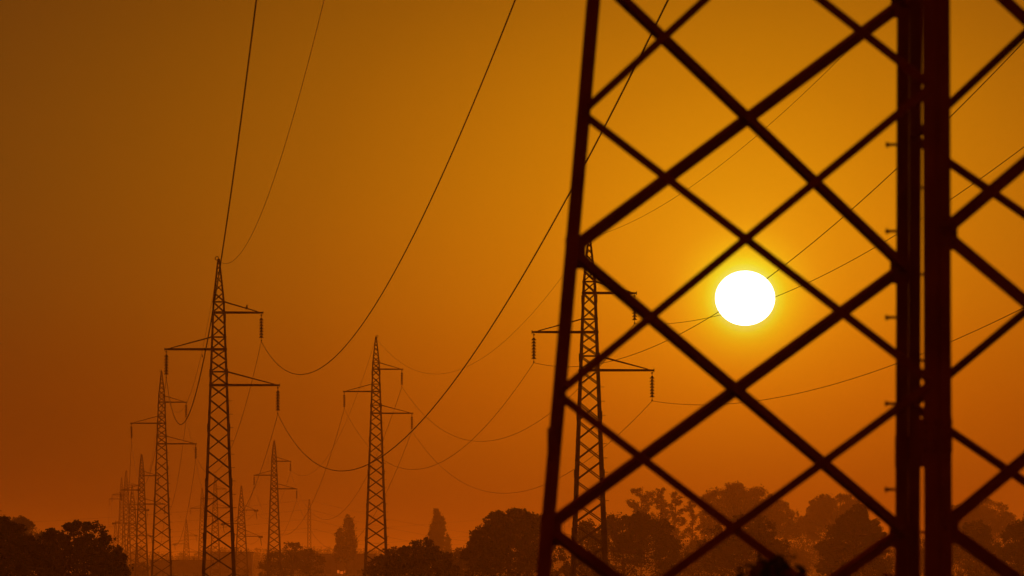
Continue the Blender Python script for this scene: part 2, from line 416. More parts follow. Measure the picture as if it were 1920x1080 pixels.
zA = [EYE + .395 + 2.085 * i for i in range(-1, 13)]
zB = [EYE + 1.40 + 2.108 * i for i in range(-1, 13)]
def p0face(a, b, zs, w, plates):
    n = (DIR[a] + DIR[b]).normalized(); rest = MB()
    f = (DIR[b] - DIR[a]).normalized()
    for i in range(len(zs) - 1):
        z0, z1 = max(zs[i], .05), zs[i + 1]
        if z1 > 29: break
        vis = z1 < 9.5
        for j, (s, e_) in enumerate(((a, b), (b, a))):
            mb = MB() if vis else rest
            A_ = cor(s, z0) + (f if s == a else -f) * .05; B_ = cor(e_, z1) + (f if e_ == a else -f) * .05
            sd_ = 1 if (B_ - A_).normalized().cross(n).x * n.x > 0 else -1
            mb.angle(A_, B_, n, w, .009, (.012 if j == 0 else -.012), sd_)
            if vis:
                ax = (B_ - A_).normalized()
                for q in (.05, .11): mb.lathe(A_ + ax * q + n * (.018 if j == 0 else .016), [(.012, 0), (.012, .014)], 6, n)
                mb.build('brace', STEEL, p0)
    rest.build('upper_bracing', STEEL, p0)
    if plates:
        for z in zs:
            if z < .3 or z > 9: continue
            for s in (a, b):
                g = f if s == a else -f; c = cor(s, z); mb = MB(); n0 = len(mb.v)
                poly = [(0, .10), (LW + .02, .10), (LW + .075, .04), (LW + .075, -.05), (LW + .04, -.13), (0, -.13)]
                for t_ in (.003, -.009):
                    for (u, h) in poly: mb.v.append(tuple(c + g * u + Vector((0, 0, h)) + n * (t_ - .0)))
                k6 = len(poly)
                mb.f.append(tuple(range(k6))); mb.f.append(tuple(range(2 * k6 - 1, k6 - 1, -1)))
                for q in range(k6): mb.f.append((q, q + k6, (q + 1) % k6 + k6, (q + 1) % k6))
                for (u, h) in ((.07, .05), (.07, -.02), (.07, -.09), (.16, .0), (.16, -.07)): mb.lathe(c + g * u + Vector((0, 0, h)) + n * .003, [(.013, 0), (.013, .02)], 6, n)
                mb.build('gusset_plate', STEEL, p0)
p0face('L', 'F', zA, .106, True)
p0face('N', 'R', zA, .102, True)
p0face('L', 'N', zB, .066, False)
p0face('F', 'R', zB, .070, False)
for i in range(-1, 13):      # step bolts alternate on the two flanges of the far leg
    zz = EYE + (H0 - 273) * 50.65 / F - i * .34
    if zz < .4: continue
    side = 'L' if i % 2 == 0 else 'R'
    f = (DIR[side] - DIR['F']).normalized(); oth = (DIR['R' if side == 'L' else 'L'] - DIR['F']).normalized()
    c = cor('F', zz) + f * (LW - .03); sx = -1 if side == 'L' else 1
    o2 = -oth; mb = MB(); tip = c + Vector((sx * .085, .03, 0))
    mb.tube([c, tip], .0115, 8); mb.tube([tip, tip + Vector((sx * .02, .005, 0))], .021, 8)
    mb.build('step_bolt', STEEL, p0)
# crossarms and peak of the foreground pylon, above the picture
P0W = {'gnd': (Vector((4.31, 48, 34 + EYE)), 9.24), 'up': (Vector((8.32, 48, 30 + EYE)), 11.93), 'left': (Vector((.39, 48, 26 + EYE)), 11.72), 'low': (Vector((10.31, 48, 26 + EYE)), 12.55)}
for k, (p, s) in P0W.items():
    q = p - P0C; mb = MB(); s_ = 'L' if q.x < 0 else 'R'
    for o2 in ('N', 'F'):
        mb.bar(cor(s_, q.z).lerp(cor(o2, q.z), .35), q, (0, 0, 1), .12, .12)
        mb.bar(cor(s_, q.z + 1.4 if q.z < 33 else q.z - 1).lerp(cor(o2, q.z), .35), q, (0, 0, 1), .08, .08)
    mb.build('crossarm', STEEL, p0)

# ------------------------------------------------------------------ cables
def cable(p, q, s, r, label, group, n=90, name='power_cable', cat='cable'):
    mb = MB(); pts = []
    for i in range(n + 1):
        # sample densely at the end nearest the camera
        t_ = i / n; v = p.lerp(q, t_); v.z -= 4 * s * t_ * (1 - t_); pts.append(v)
    mb.tube(pts, r, 5, False); o = mb.build(name, WIRE, None); tag(o, label, cat, group); return o
GA = 'cables of the left power line'; GB = 'cables of the middle power line'
def sagk(a, b): return 2.15e-4 * (a - b).length ** 2 / 4
WN = {'gnd': 'thin earth wire', 'up': 'upper right conductor', 'left': 'left side conductor', 'low': 'lower right conductor'}
def span(k1, k2, txt, group, sags={}, rr=None):
    for w in ('gnd', 'up', 'left', 'low'):
        a = ATT[k1][w][1]; b = ATT[k2][w][0]; s = sags.get(w, sagk(a, b) * (.92 if w == 'gnd' else 1))
        dd = max(a.y, b.y); r = rr or ((.013 if w == 'gnd' else .019) * (1 if dd < 900 else 1.35))
        cable(a, b, s, r, WN[w] + ' ' + txt, group, name='earth_wire' if w == 'gnd' else 'power_cable')
for w, (p, s) in P0W.items():
    a = ATT['A'][w][0]
    cable(p, a, s, .014 if w == 'gnd' else .023, WN[w] + ' rising from the tallest left pylon to the top edge', GA, 220, 'earth_wire' if w == 'gnd' else 'power_cable')
C0 = {'gnd': (Vector((23.02, 110, 31 + EYE)), 4.82), 'up': (Vector((28.95, 110, 27 + EYE)), 6.13), 'left': (Vector((20.41, 110, 23 + EYE)), 6.08), 'low': (Vector((31.63, 110, 21 + EYE)), 5.67)}
for w, (p, s) in C0.items():
    a = ATT['C'][w][0]
    cable(p, a, s, .012 if w == 'gnd' else .017, WN[w] + ' running right from the pylon behind the foreground lattice', GB, 160, 'earth_wire' if w == 'gnd' else 'power_cable')
span('A', 'D', 'between the tallest left pylon and the next one behind it', GA, {'left': 6.9, 'up': 8.5, 'low': 8.5, 'gnd': 8.0})
span('D', 'F', 'between the second and third pylons of the left line', GA)
span('F', 'J', 'between the third pylon and the tension pylon of the left line', GA)
span('J', 'H', 'between the left tension pylon and the thin far pylon', GA)
span('H', 'I', 'between the two thinnest far left pylons', GA)
span('I', 'K', 'running to the faintest pylon of the left line', GA)
span('C', 'B', 'sagging between the pylon behind the lattice and the central pylon', GB, {'left': 7.5, 'up': 7.5, 'low': 7.1, 'gnd': 6.8})
span('B', 'E', 'sagging between the central pylon and the smaller one left of it', GB, {'left': 12.4, 'up': 12.6, 'low': 12.1, 'gnd': 11.3})
span('E', 'G', 'between the small pylon and the tension pylon left of it', GB)
span('G', 'Lq', 'between the tension pylon and the faint pylon inside the tall one', GB)
span('Lq', 'Mq', 'between the two faint pylons behind the tallest left one', GB)
span('Mq', 'Nq', 'running to the small squat faint pylon', GB)

# distant crossing lines with slim masts
def mast(x, ytop, d, levels, armx, label, wpx):
    top = px(x, ytop, d); base = Vector((top.x, top.y, 0)); r = empty('lattice_mast', base, 0); tag(r, label, 'pylon', 'slim far masts of the crossing lines')
    Ht = top.z; w0 = wpx * d / F
    def W(h): return w0 * min(1, .12 + h / 3.0) * (.62 + .38 * h / Ht)
    c = lambda sx, sy, h: Vector((sx * W(h) / 2, sy * W(h) / 2, Ht - h))
    for sx in (-1, 1):
        for sy in (-1, 1):
            mb = MB(); hs = [0, 1, 2, 3, Ht]
            for a, b in zip(hs, hs[1:]): mb.bar(c(sx, sy, b), c(sx, sy, a), (0, 1, 0), .13, .13)
            mb.build('leg', STEEL_FAR, r)
    mb = MB(); h = 1.0
    while h < Ht - 1.2:
        for sg in (-1, 1):
            mb.bar(c(-1, sg, h), c(1, sg, h + 1.1), (0, 1, 0), .07, .03); mb.bar(c(1, sg, h), c(-1, sg, h + 1.1), (0, 1, 0), .07, .03)
            mb.bar(c(sg, -1, h), c(sg, 1, h + 1.1), (1, 0, 0), .07, .03); mb.bar(c(sg, 1, h), c(sg, -1, h + 1.1), (1, 0, 0), .07, .03)
        h += 1.1
    mb.build('bracing', STEEL_FAR, r)
    for k, ly in enumerate(levels):
        z = px(x, ly, d).z; mb = MB(); sx = armx[k]
        if sx is None: continue
        mb.bar(Vector((0, 0, z)), Vector((sx, -3.0 if abs(sx) < .5 else 0, z)), (0, 0, 1), .14, .12)
        mb.build('crossarm', STEEL_FAR, r)
        if abs(sx) >= .5:
            ib = MB()
            for i in range(8): ib.lathe(Vector((sx, 0, z - .3 - i * .2)), [(.05, .1), (.17, 0), (.05, -.03)], 8)
            ib.tube([Vector((sx, 0, z)), Vector((sx, 0, z - 2))], .05, 5); ib.build('insulator_string', PORC, r)
    return r
mast(580, 936, 1800, [955, 974, 990], [.01, .01, .01], 'slim pointed far mast standing between the small pylon and the central one', 7.5)
mast(1056, 958, 2200, [977, 1002], [2.0, 2.4], 'tiny far pylon just right of the foreground pylon left leg', 8.5)
G3 = 'faint cables of the crossing lines'
for i, y in enumerate((936, 955, 973, 990)):
    nm = ('highest', 'second', 'third', 'lowest')[i]; a = px(580, y, 1800); a.z += -.2 if i == 0 else 0
    b = Vector((a.x - 300, 1700, a.z)); c = Vector((97 + i * 2, 2150, a.z - 1))
    cable(b, a, 8.5, .032, nm + ' faint wire running left from the slim pointed far mast', G3, 60)
    cable(a, c, 10.0, .032, nm + ' faint wire running right from the slim pointed far mast', G3, 60)
for i, y in enumerate((958, 987, 1001)):
    nm = ('highest', 'middle', 'lowest')[i]; a = px(1060, y, 2200)
    cable(a, Vector((a.x - 330, 2350, a.z + 2)), 9.5, .030, nm + ' level faint wire running left from the tiny far pylon', G3, 60)
    cable(a, Vector((a.x + 280, 2100, a.z)), 8.0, .030, nm + ' level faint wire running right from the tiny far pylon', G3, 60)

# ------------------------------------------------------------------ trees
def tree(name, label, d, trunk_x, lobes, cat='tree', group=None, leaf=1.5, dens=1.0, mat_=LEAF, gap=.0, flat=.75, limbs=True, puff=.26, shell=.55, trw=None, seed=0):
    """lobes: (x, y, rx, ry) in photograph pixels at depth d; they become ellipsoids with real depth, filled with leaf puffs."""
    r_ = np.random.default_rng(seed + int(trunk_x * 7 + d)); d = d * 1.38
    k = d / F; base = Vector(((trunk_x - 960) * k, d, 0)); root = empty(name, base, 0); tag(root, label, cat, group)
    C_, N_, S_ = [], [], []; cens = []
    span_ = max(l[2] for l in lobes) * k
    lobes = list(lobes); big = [l for l in lobes if l[2] > 17]
    for (x, y, rx, ry) in big:        # smaller boughs round the upper rim
        for j in range(6):
            an = R_(r_.uniform(-10, 190)); q = r_.uniform(.84, .98); m_ = min(rx, ry) * r_.uniform(.12, .28)
            lobes.append((x + rx * q * math.cos(an), y - ry * q * math.sin(an), m_ * r_.uniform(.9, 1.4), m_))
    for (x, y, rx, ry) in lobes:
        c = px(x, y, d) - base; RX, RZ = rx * k, ry * k; RY = .8 * min(RX, RZ * 1.3) if RX > 0 else RX
        c.y = r_.uniform(-.5, .5) * span_ * (.7 if len(lobes) > 1 else 0); cens.append((c.copy(), RX, RY, RZ))
        area = 4 * math.pi * ((RX * RZ + RX * RY + RY * RZ) / 3)
        pr = puff * (RX * RZ) ** .5; pr = max(pr, 3.2 * k)
        npf = int(max(8, dens * 1.05 * area / (pr * pr))); npf = min(npf, 900)
        u = r_.normal(size=(npf, 3)); u /= np.linalg.norm(u, axis=1, keepdims=True)
        q_ = r_.random(npf); rad = np.where(q_ < shell, r_.uniform(.80, 1.0, npf), r_.uniform(.15, .85, npf)); rad = np.where(q_ < .13, r_.uniform(.98, 1.14, npf), rad)
        # low-frequency bumps of the outline
        ph = r_.uniform(0, 6.28, 6); bump = 1 + .10 * np.sin(3.1 * u[:, 0] + ph[0] + 4 * u[:, 2]) + .08 * np.sin(6.3 * u[:, 2] + ph[1] + 5 * u[:, 0]) + .05 * np.sin(11 * u[:, 0] + ph[2] + 9 * u[:, 1])
        pc = u * (rad * bump)[:, None] * np.array([RX, RY, RZ]) + np.array(c)
        if gap > 0: pc = pc[r_.random(npf) > gap]
        pc = pc[pc[:, 2] > .05]
        prs = pr * r_.uniform(.4, 1.2, len(pc)) ** 1.0
        lf = leaf * k; nl = max(6, int(1.7 * (pr / lf) ** 2)); nl = min(nl, 18)
        off = r_.normal(size=(len(pc), nl, 3)); off /= np.linalg.norm(off, axis=2, keepdims=True); off *= (r_.random((len(pc), nl, 1)) ** .45)
        off[..., 2] *= flat
        cc = pc[:, None, :] + off * prs[:, None, None]
        C_.append(cc.reshape(-1, 3)); N_.append((off + r_.normal(size=off.shape) * .6).reshape(-1, 3)); S_.append(lf * r_.uniform(.6, 1.35, cc.shape[0] * nl))
    C_ = np.concatenate(C_); N_ = np.concatenate(N_); S_ = np.concatenate(S_); ok = C_[:, 2] > .02
    quads('crown', C_[ok], N_[ok], S_[ok], mat_, root)
    zt = max(c.z + rz for c, rx, ry, rz in cens); tb = MB(); tw = trw or max(.12, zt * .028)
    top = Vector((cens[0][0].x * .6, cens[0][0].y * .5, cens[0][0].z + cens[0][3] * .2)); pts = []; rr = []
    for i in range(8):
        t_ = i / 7; p = Vector((top.x * t_ ** 1.4 + .08 * tw * math.sin(5 * t_), top.y * t_, top.z * t_)); pts.append(p); rr.append(tw * (1 - .75 * t_) * (1.25 if i == 0 else 1))
    tb.tube(pts, rr, 8)
    if limbs:
        for (c, rx, ry, rz) in cens[1:]:
            if c.z < .8: continue
            s0 = pts[min(5, max(1, int(7 * min(.8, max(.15, (c.z - rz * 1.2) / max(top.z, .1))))))]
            m_ = s0.lerp(c, .5) + Vector((0, 0, -.06 * (c - s0).length))
            tb.tube([s0, m_, c], [tw * .42, tw * .3, tw * .12], 6)
        for i in range(10):
            cc, rx, ry, rz = cens[i % len(cens)]; th = r_.uniform(0, 6.28); e_ = cc + Vector((rx * .8 * math.cos(th), ry * .7 * r_.uniform(-1, 1), rz * .8 * math.sin(th)))
            if e_.z > .5: tb.tube([cc * .9 + top * .1 if cc.z > 1 else top * .5, (cc + e_) / 2, e_], [tw * .2, tw * .12, tw * .05], 5)
    tb.build('trunk', BARK, root, True)
    return root

def airy(label, d, x, y, wd, dens, seed):
    "a thin tree: straight stem, rising branches, flat sprays of leaves with sky between them"
    r_ = np.random.default_rng(seed); k = d / F; base = Vector(((x - 960) * k, d, 0)); root = empty('airy_tree', base); tag(root, label, 'tree', 'thin tall trees')
    zt = px(x, y, d).z; st = MB(); lean = r_.uniform(-.03, .03)
    ax = lambda z: Vector((lean * z + .25 * math.sin(z * .35 + seed), .15 * math.sin(z * .5), z))
    st.tube([ax(zt * i / 12) for i in range(13)], [.24 * (1 - .85 * i / 12) + .02 for i in range(13)], 7); st.build('trunk', BARK, root, True)
    br = MB(); C_, N_, S_ = [], [], []; W = wd * k; H = zt
    z = H * .28
    while z < H * .995:
        t_ = z / H; prof = (.62 + .38 * math.sin(t_ * 9 + seed)) * (1.0 if t_ < .9 else .8)
        for q in range(r_.integers(1, 3)):
            az = r_.uniform(0, 2 * math.pi); ln = W * prof * r_.uniform(.45, 1.1); up = r_.uniform(.35, .95) * ln
            a = ax(max(z - up, H * .15)); e_ = ax(z) + Vector((math.cos(az) * ln, math.sin(az) * ln, 0)); e_.z = min(z, H - .1)
            m_ = a.lerp(e_, .5) + Vector((0, 0, .12 * ln)); br.tube([a, m_, e_], [.09, .06, .03], 4)
            for j in range(int(5 + ln / .32)):
                if r_.random() > dens: continue
                tt = 1 - .75 * r_.random() ** 1.6; c = a.lerp(m_, tt * 2) if tt < .5 else m_.lerp(e_, tt * 2 - 1)
                nl = r_.integers(12, 30); R0 = r_.uniform(.3, .75); o = r_.normal(size=(nl, 3)); o /= np.linalg.norm(o, axis=1, keepdims=True); o *= R0 * r_.random((nl, 1)) ** .5 * np.array([1, 1, .6])
                C_.append(np.array(c) + r_.normal(0, .2, 3) + o); N_.append(r_.normal(size=(nl, 3)) + np.array([0, 0, .4])); S_.append(r_.uniform(.09, .20, nl))
        z += r_.uniform(.28, .62)
    br.build('branch', BARK, root)
    quads('crown', np.concatenate(C_), np.concatenate(N_), np.concatenate(S_), LEAF2, root)
    return root
GT = 'trees along the field'
# left edge
tree('broadleaf_tree', 'dark tree cut by the left edge of the picture', 300, 5, [(12, 1030, 52, 52), (-35, 1040, 70, 72), (30, 1060, 60, 50), (8, 992, 24, 22), (45, 1080, 60, 50)], group=GT, leaf=2.2)
tree('broadleaf_tree', 'paler tree just behind the one cut by the left edge', 620, 48, [(38, 1010, 32, 36), (62, 1030, 34, 34), (30, 1050, 60, 50), (48, 985, 14, 12)], group=GT, mat_=LEAF2)
tree('broadleaf_tree', 'broad near-black tree in the left corner with ragged rounded top', 310, 155, [(158, 1018, 46, 38), (100, 1032, 30, 36), (130, 1060, 62, 54), (196, 1048, 34, 38), (160, 1085, 80, 50), (85, 1075, 42, 46), (218, 1062, 18, 26), (98, 1003, 12, 10), (210, 1090, 36, 34)], group=GT, leaf=2.2, dens=1.15)
# shrubs before the low buildings
tree('hazy_shrub', 'hazy bush in front of the long low building', 1000, 545, [(552, 1042, 26, 22), (520, 1060, 36, 24), (575, 1060, 32, 26), (540, 1080, 60, 26)], 'bush', 'bushes in the haze', mat_=LEAF2, leaf=1.3)
tree('hazy_shrub', 'small faint bush at the foot of the second left pylon', 1150, 262, [(262, 1070, 18, 14), (250, 1082, 24, 16)], 'bush', 'bushes in the haze', mat_=LEAF2, leaf=1.2)
# poplars
tree('poplar_tree', 'slender poplar with a lower side stem right of the slim mast', 1350, 650, [(654, 1000, 10, 28), (652, 1028, 14, 24), (637, 1010, 7, 20), (638, 1036, 12, 18), (654, 980, 7, 12), (661, 1018, 7, 26)], group='poplars', mat_=LEAF, leaf=1.4, puff=.42, dens=2.4)
tree('poplar_tree', 'tallest slender poplar behind the dark bushes right of the central pylon', 1300, 822, [(820, 988, 8, 30), (817, 1012, 11, 28), (827, 1002, 8, 28), (811, 1006, 6, 22), (819, 966, 5, 13), (822, 1040, 13, 24), (829, 985, 5, 16)], group='poplars', mat_=LEAF, leaf=1.4, puff=.42, dens=2.4)
tree('poplar_tree', 'short thin poplar touching the right side of the tallest poplar', 1350, 839, [(840, 1018, 5, 16), (840, 1040, 8, 18)], group='poplars', mat_=LEAF, leaf=1.4, dens=2.2)
# centre bushes and trees
tree('broadleaf_tree', 'dark rounded bushy tree right of the base of the central pylon', 450, 795, [(793, 1038, 28, 26), (766, 1056, 30, 30), (820, 1060, 26, 28), (790, 1080, 54, 36), (754, 1040, 10, 9), (738, 1072, 18, 22), (842, 1082, 20, 22)], group=GT, leaf=2.0, dens=1.1)
tree('broadleaf_tree', 'thin leafy tree overlapping the foot of the central pylon', 520, 718, [(732, 1034, 13, 9), (715, 1058, 22, 16), (700, 1075, 18, 14), (735, 1062, 20, 22)], group=GT, gap=.35, leaf=1.8, mat_=LEAF2)
tree('broadleaf_tree', 'pale loose bush between the two dark trees at the bottom centre', 760, 862, [(862, 1042, 16, 14), (855, 1068, 26, 22), (878, 1062, 14, 22), (850, 1088, 30, 18)], group=GT, gap=.2, leaf=1.6, mat_=LEAF2)
tree('broadleaf_tree', 'large dark round tree left of the foreground pylon leg', 560, 955, [(958, 1000, 50, 40), (915, 1030, 34, 40), (985, 1020, 50, 46), (950, 1060, 72, 56), (903, 1060, 34, 50), (893, 1006, 12, 12), (1020, 1060, 44, 44), (1002, 985, 26, 24), (930, 985, 22, 22)], group=GT, leaf=2.2, dens=1.15)
# right of the foreground leg
tree('broadleaf_tree', 'wide dark tree behind the pylon left of the sun', 620, 1170, [(1165, 1015, 48, 44), (1110, 1020, 30, 40), (1220, 1020, 48, 48), (1190, 1060, 100, 50), (1262, 1055, 32, 40), (1100, 992, 16, 16), (1152, 985, 18, 16), (1205, 985, 26, 22), (1110, 1080, 50, 40), (1240, 998, 20, 22)], group=GT, leaf=1.8, dens=1.15)
for i, (x, y, lab) in enumerate(((1200, 912, 'tall airy tree leftmost of the thin trees above the dark crowns'), (1234, 915, 'narrow airy tree second of the thin trees above the dark crowns'),
                                 (1264, 922, 'leafy airy tree third of the thin trees, with layered branches'), (1300, 938, 'almost bare tree with a straight stem, rightmost of the thin trees'))):
    airy(lab, 1450, x, y, (32, 21, 31, 26)[i], (1.0, 1.0, 1.0, .45)[i], 50 + i)
tree('broadleaf_tree', 'hazy undergrowth tree filling the gap below the thin trees', 980, 1290, [(1285, 1060, 40, 40), (1310, 1050, 24, 36), (1262, 1075, 30, 30)], group=GT, leaf=1.5, mat_=LEAF2)
tree('broadleaf_tree', 'great hazy domed tree below and left of the sun', 1200, 1385, [(1375, 945, 48, 34), (1350, 950, 32, 30), (1415, 950, 44, 32), (1450, 975, 36, 38), (1400, 1000, 84, 50), (1478, 990, 24, 30), (1330, 985, 20, 30), (1400, 1060, 110, 50), (1380, 925, 26, 18)], group=GT, leaf=1.5, mat_=LEAF2, dens=1.1)
tree('broadleaf_tree', 'dark pointed-topped tree under the hazy domed one', 660, 1400, [(1400, 1005, 36, 34), (1430, 1000, 24, 30), (1350, 1030, 42, 44), (1410, 1050, 64, 50), (1330, 1065, 44, 44), (1462, 1035, 18, 22), (1440, 1080, 40, 36), (1385, 978, 12, 14)], group=GT, leaf=1.8, dens=1.1)
tree('broadleaf_tree', 'hazy rounded tree right below the sun', 1200, 1570, [(1568, 960, 44, 32), (1530, 975, 22, 20), (1560, 1010, 68, 48), (1500, 1040, 50, 50), (1600, 965, 26, 24), (1545, 945, 22, 16), (1522, 960, 11, 9), (1560, 1065, 90, 40)], group=GT, leaf=1.5, mat_=LEAF2, dens=1.1)
tree('conical_tree', 'darker conical tree with tiered sides beside the blurred pylon leg', 680, 1605, [(1608, 968, 18, 20), (1600, 985, 34, 22), (1615, 1005, 42, 26), (1575, 1000, 24, 16), (1560, 1030, 30, 16), (1605, 1035, 56, 30), (1600, 1070, 62, 34), (1545, 1028, 12, 7), (1560, 1062, 26, 16), (1640, 1010, 20, 36), (1648, 1060, 26, 40)], group=GT, leaf=1.8, dens=1.1)
tree('broadleaf_tree', 'tree glimpsed through the slit between the two upright pylon legs', 900, 1718, [(1722, 1040, 34, 34), (1700, 1050, 34, 34), (1725, 1080, 50, 34)], group=GT, leaf=1.6)
tree('broadleaf_tree', 'hazy tall tree right of the upright pylon legs', 1150, 1850, [(1852, 965, 36, 28), (1825, 975, 30, 26), (1870, 990, 34, 34), (1840, 1010, 56, 46), (1795, 958, 14, 12), (1890, 985, 20, 24), (1850, 1060, 80, 50), (1800, 1000, 28, 34)], group=GT, leaf=1.5, mat_=LEAF2, dens=1.05)
tree('broadleaf_tree', 'darker tree with ragged left side behind the lower right brace', 700, 1830, [(1832, 1003, 22, 22), (1818, 1030, 34, 30), (1850, 1035, 24, 30), (1820, 1070, 56, 36), (1868, 1075, 20, 22), (1812, 990, 8, 10)], group=GT, leaf=1.8)
tree('broadleaf_tree', 'dark tree cut by the right edge of the picture', 600, 1915, [(1915, 1020, 34, 40), (1940, 1000, 36, 44), (1905, 1060, 34, 40), (1890, 1035, 12, 16)], group=GT, leaf=1.8)

# far wood: one hazy mass
def wood(name, d, x0, x1, prof, seed, kindlab):
    r_ = np.random.default_rng(seed); k = d / F; C_, N_, S_ = [], [], []
    x = x0
    while x < x1:
        y = np.interp(x, [p[0] for p in prof], [p[1] for p in prof]) + r_.uniform(-2, 3); dep = r_.uniform(-60, 60)
        c = px(x, y, d); c.y += dep; hgt = c.z; n = 260; rx = r_.uniform(5, 9) * k * 1.4
        u = r_.normal(size=(n, 3)); u /= np.linalg.norm(u, axis=1, keepdims=True)
        P_ = np.array([c.x, c.y, hgt * .55]) + u * np.array([rx, rx, hgt * .48]) * (r_.random((n, 1)) ** .3)
        C_.append(P_); N_.append(u + r_.normal(size=u.shape) * .5); S_.append(r_.uniform(.4, 1.0, n) * 2.6 * k)
        x += r_.uniform(2.5, 5)
    o = quads(name, np.concatenate(C_), np.concatenate(N_), np.concatenate(S_), LEAF2); tag(o, kind='stuff', label=kindlab, cat='wood')
wood('distant_woodland', 3500, 170, 1100, [(170, 1035), (240, 1033), (250, 1026), (262, 1022), (276, 1026), (285, 1036), (340, 1038), (380, 1034), (400, 1024), (440, 1025), (470, 1030), (500, 1028), (560, 1030), (590, 1026), (620, 1028), (680, 1027), (720, 1030), (800, 1034), (900, 1030), (1000, 1030), (1100, 1026)], 3, 'far hazy line of woodland along the horizon behind the buildings')
wood('distant_woodland', 3300, 1100, 2000, [(1100, 1030), (1300, 1010), (1500, 1020), (1720, 1020), (1760, 1010), (2000, 1020)], 4, 'far hazy woodland behind the trees right of the foreground pylon leg')

# ------------------------------------------------------------------ buildings
def hall(x0, x1, ytop, d, depth, label, win, lit=(), pitch=0.0):
    a = px(x0, ytop, d); b = px(x1, ytop, d); w = b.x - a.x; h = a.z; root = empty('low_building', Vector(((a.x + b.x) / 2, d + depth / 2, 0))); tag(root, label, 'building', 'low buildings in the haze')
    mb = MB(); mb.box((0, 0, h / 2 - .15), Vector((w / 2, 0, 0)), Vector((0, depth / 2, 0)), Vector((0, 0, h / 2 - .15))); mb.build('wall', WALL, root)
    mb = MB(); mb.box((0, 0, h - .12), Vector((w / 2 + .3, 0, 0)), Vector((0, depth / 2 + .3, 0)), Vector((0, 0, .16)))
    ro = mb.build('roof', ROOF, root)
    for q in (-.3, .22):
        vb = MB(); vb.lathe((w * q, -depth * .2, h), [(.35, 0), (.35, .5), (.5, .55), (.1, .8)], 10); vb.build('roof_vent', STEEL_FAR, ro)
    for i in range(win):
        cx = -w / 2 + w * (i + .5) / win; f = MB(); z = h * .45
        ww = min(.8, w / win * .35)
        f.box((cx, -depth / 2 - .03, z + .62), Vector((ww + .08, 0, 0)), Vector((0, .05, 0)), Vector((0, 0, .05))); f.box((cx, -depth / 2 - .05, z - .62), Vector((ww + .14, 0, 0)), Vector((0, .08, 0)), Vector((0, 0, .05)))
        for s_ in (-1, 1): f.box((cx + s_ * (ww + .04), -depth / 2 - .03, z), Vector((.04, 0, 0)), Vector((0, .05, 0)), Vector((0, 0, .56)))
        fo = f.build('window', ROOF, root); p = MB(); p.box((cx, -depth / 2 - .02, z), Vector((ww, 0, 0)), Vector((0, .02, 0)), Vector((0, 0, .57))); p.build('pane', GLASS, fo)
    return root, w, h, depth
hall(396, 472, 1035, 2150, 14, 'boxy low building behind the foot of the tallest left pylon', 4)
hall(281, 395, 1050, 2080, 12, 'longer lower building right of the left trees', 6)
b3, w3, h3, dp3 = hall(566, 704, 1038, 2000, 16, 'long flat-roofed building with glowing windows below the poplar', 7)
LIT = bpy.data.materials.new('lit_window'); LIT.use_nodes = True; t = LIT.node_tree; t.nodes.clear()
e = t.nodes.new('ShaderNodeEmission'); e.inputs[0].default_value = (1.0, .16, .012, 1); e.inputs[1].default_value = .55
o_ = t.nodes.new('ShaderNodeOutputMaterial'); t.links.new(e.outputs[0], o_.inputs['Surface'])
for (xa, xb, ya, yb) in ((632, 636.5, 1069, 1075), (638, 643.5, 1071, 1076.5), (645.5, 649, 1070, 1074), (650.5, 653, 1071, 1075)):
    a = px(xa, ya, 1999.9) - b3.location; b = px(xb, yb, 1999.9) - b3.location
    mb = MB(); mb.box(((a.x + b.x) / 2, -dp3 / 2 - .12, (a.z + b.z) / 2), Vector(((b.x - a.x) / 2, 0, 0)), Vector((0, .03, 0)), Vector((0, 0, (a.z - b.z) / 2))); mb.build('lit_window', LIT, b3)

# street lamps by the building
for (x, s_, lab) in ((631, 1, 'left one of two tiny street lamps before the long building'), (664, -1, 'right one of two tiny street lamps before the long building')):
    b = px(x, 1049, 1930); r = empty('street_lamp', (b.x, b.y, 0)); tag(r, lab, 'street lamp', 'street lamps'); mb = MB(); h = b.z
    mb.tube([(0, 0, 0), (0, 0, h - .3), (.12 * s_, 0, h - .08), (.6 * s_, 0, h)], [.09, .06, .05, .04], 6); mb.build('pole', STEEL_FAR, r)
    mb = MB(); mb.box((.85 * s_, 0, h), Vector((.35, 0, 0)), Vector((0, .14, 0)), Vector((0, 0, .06))); mb.build('lamp_head', STEEL_FAR, r)

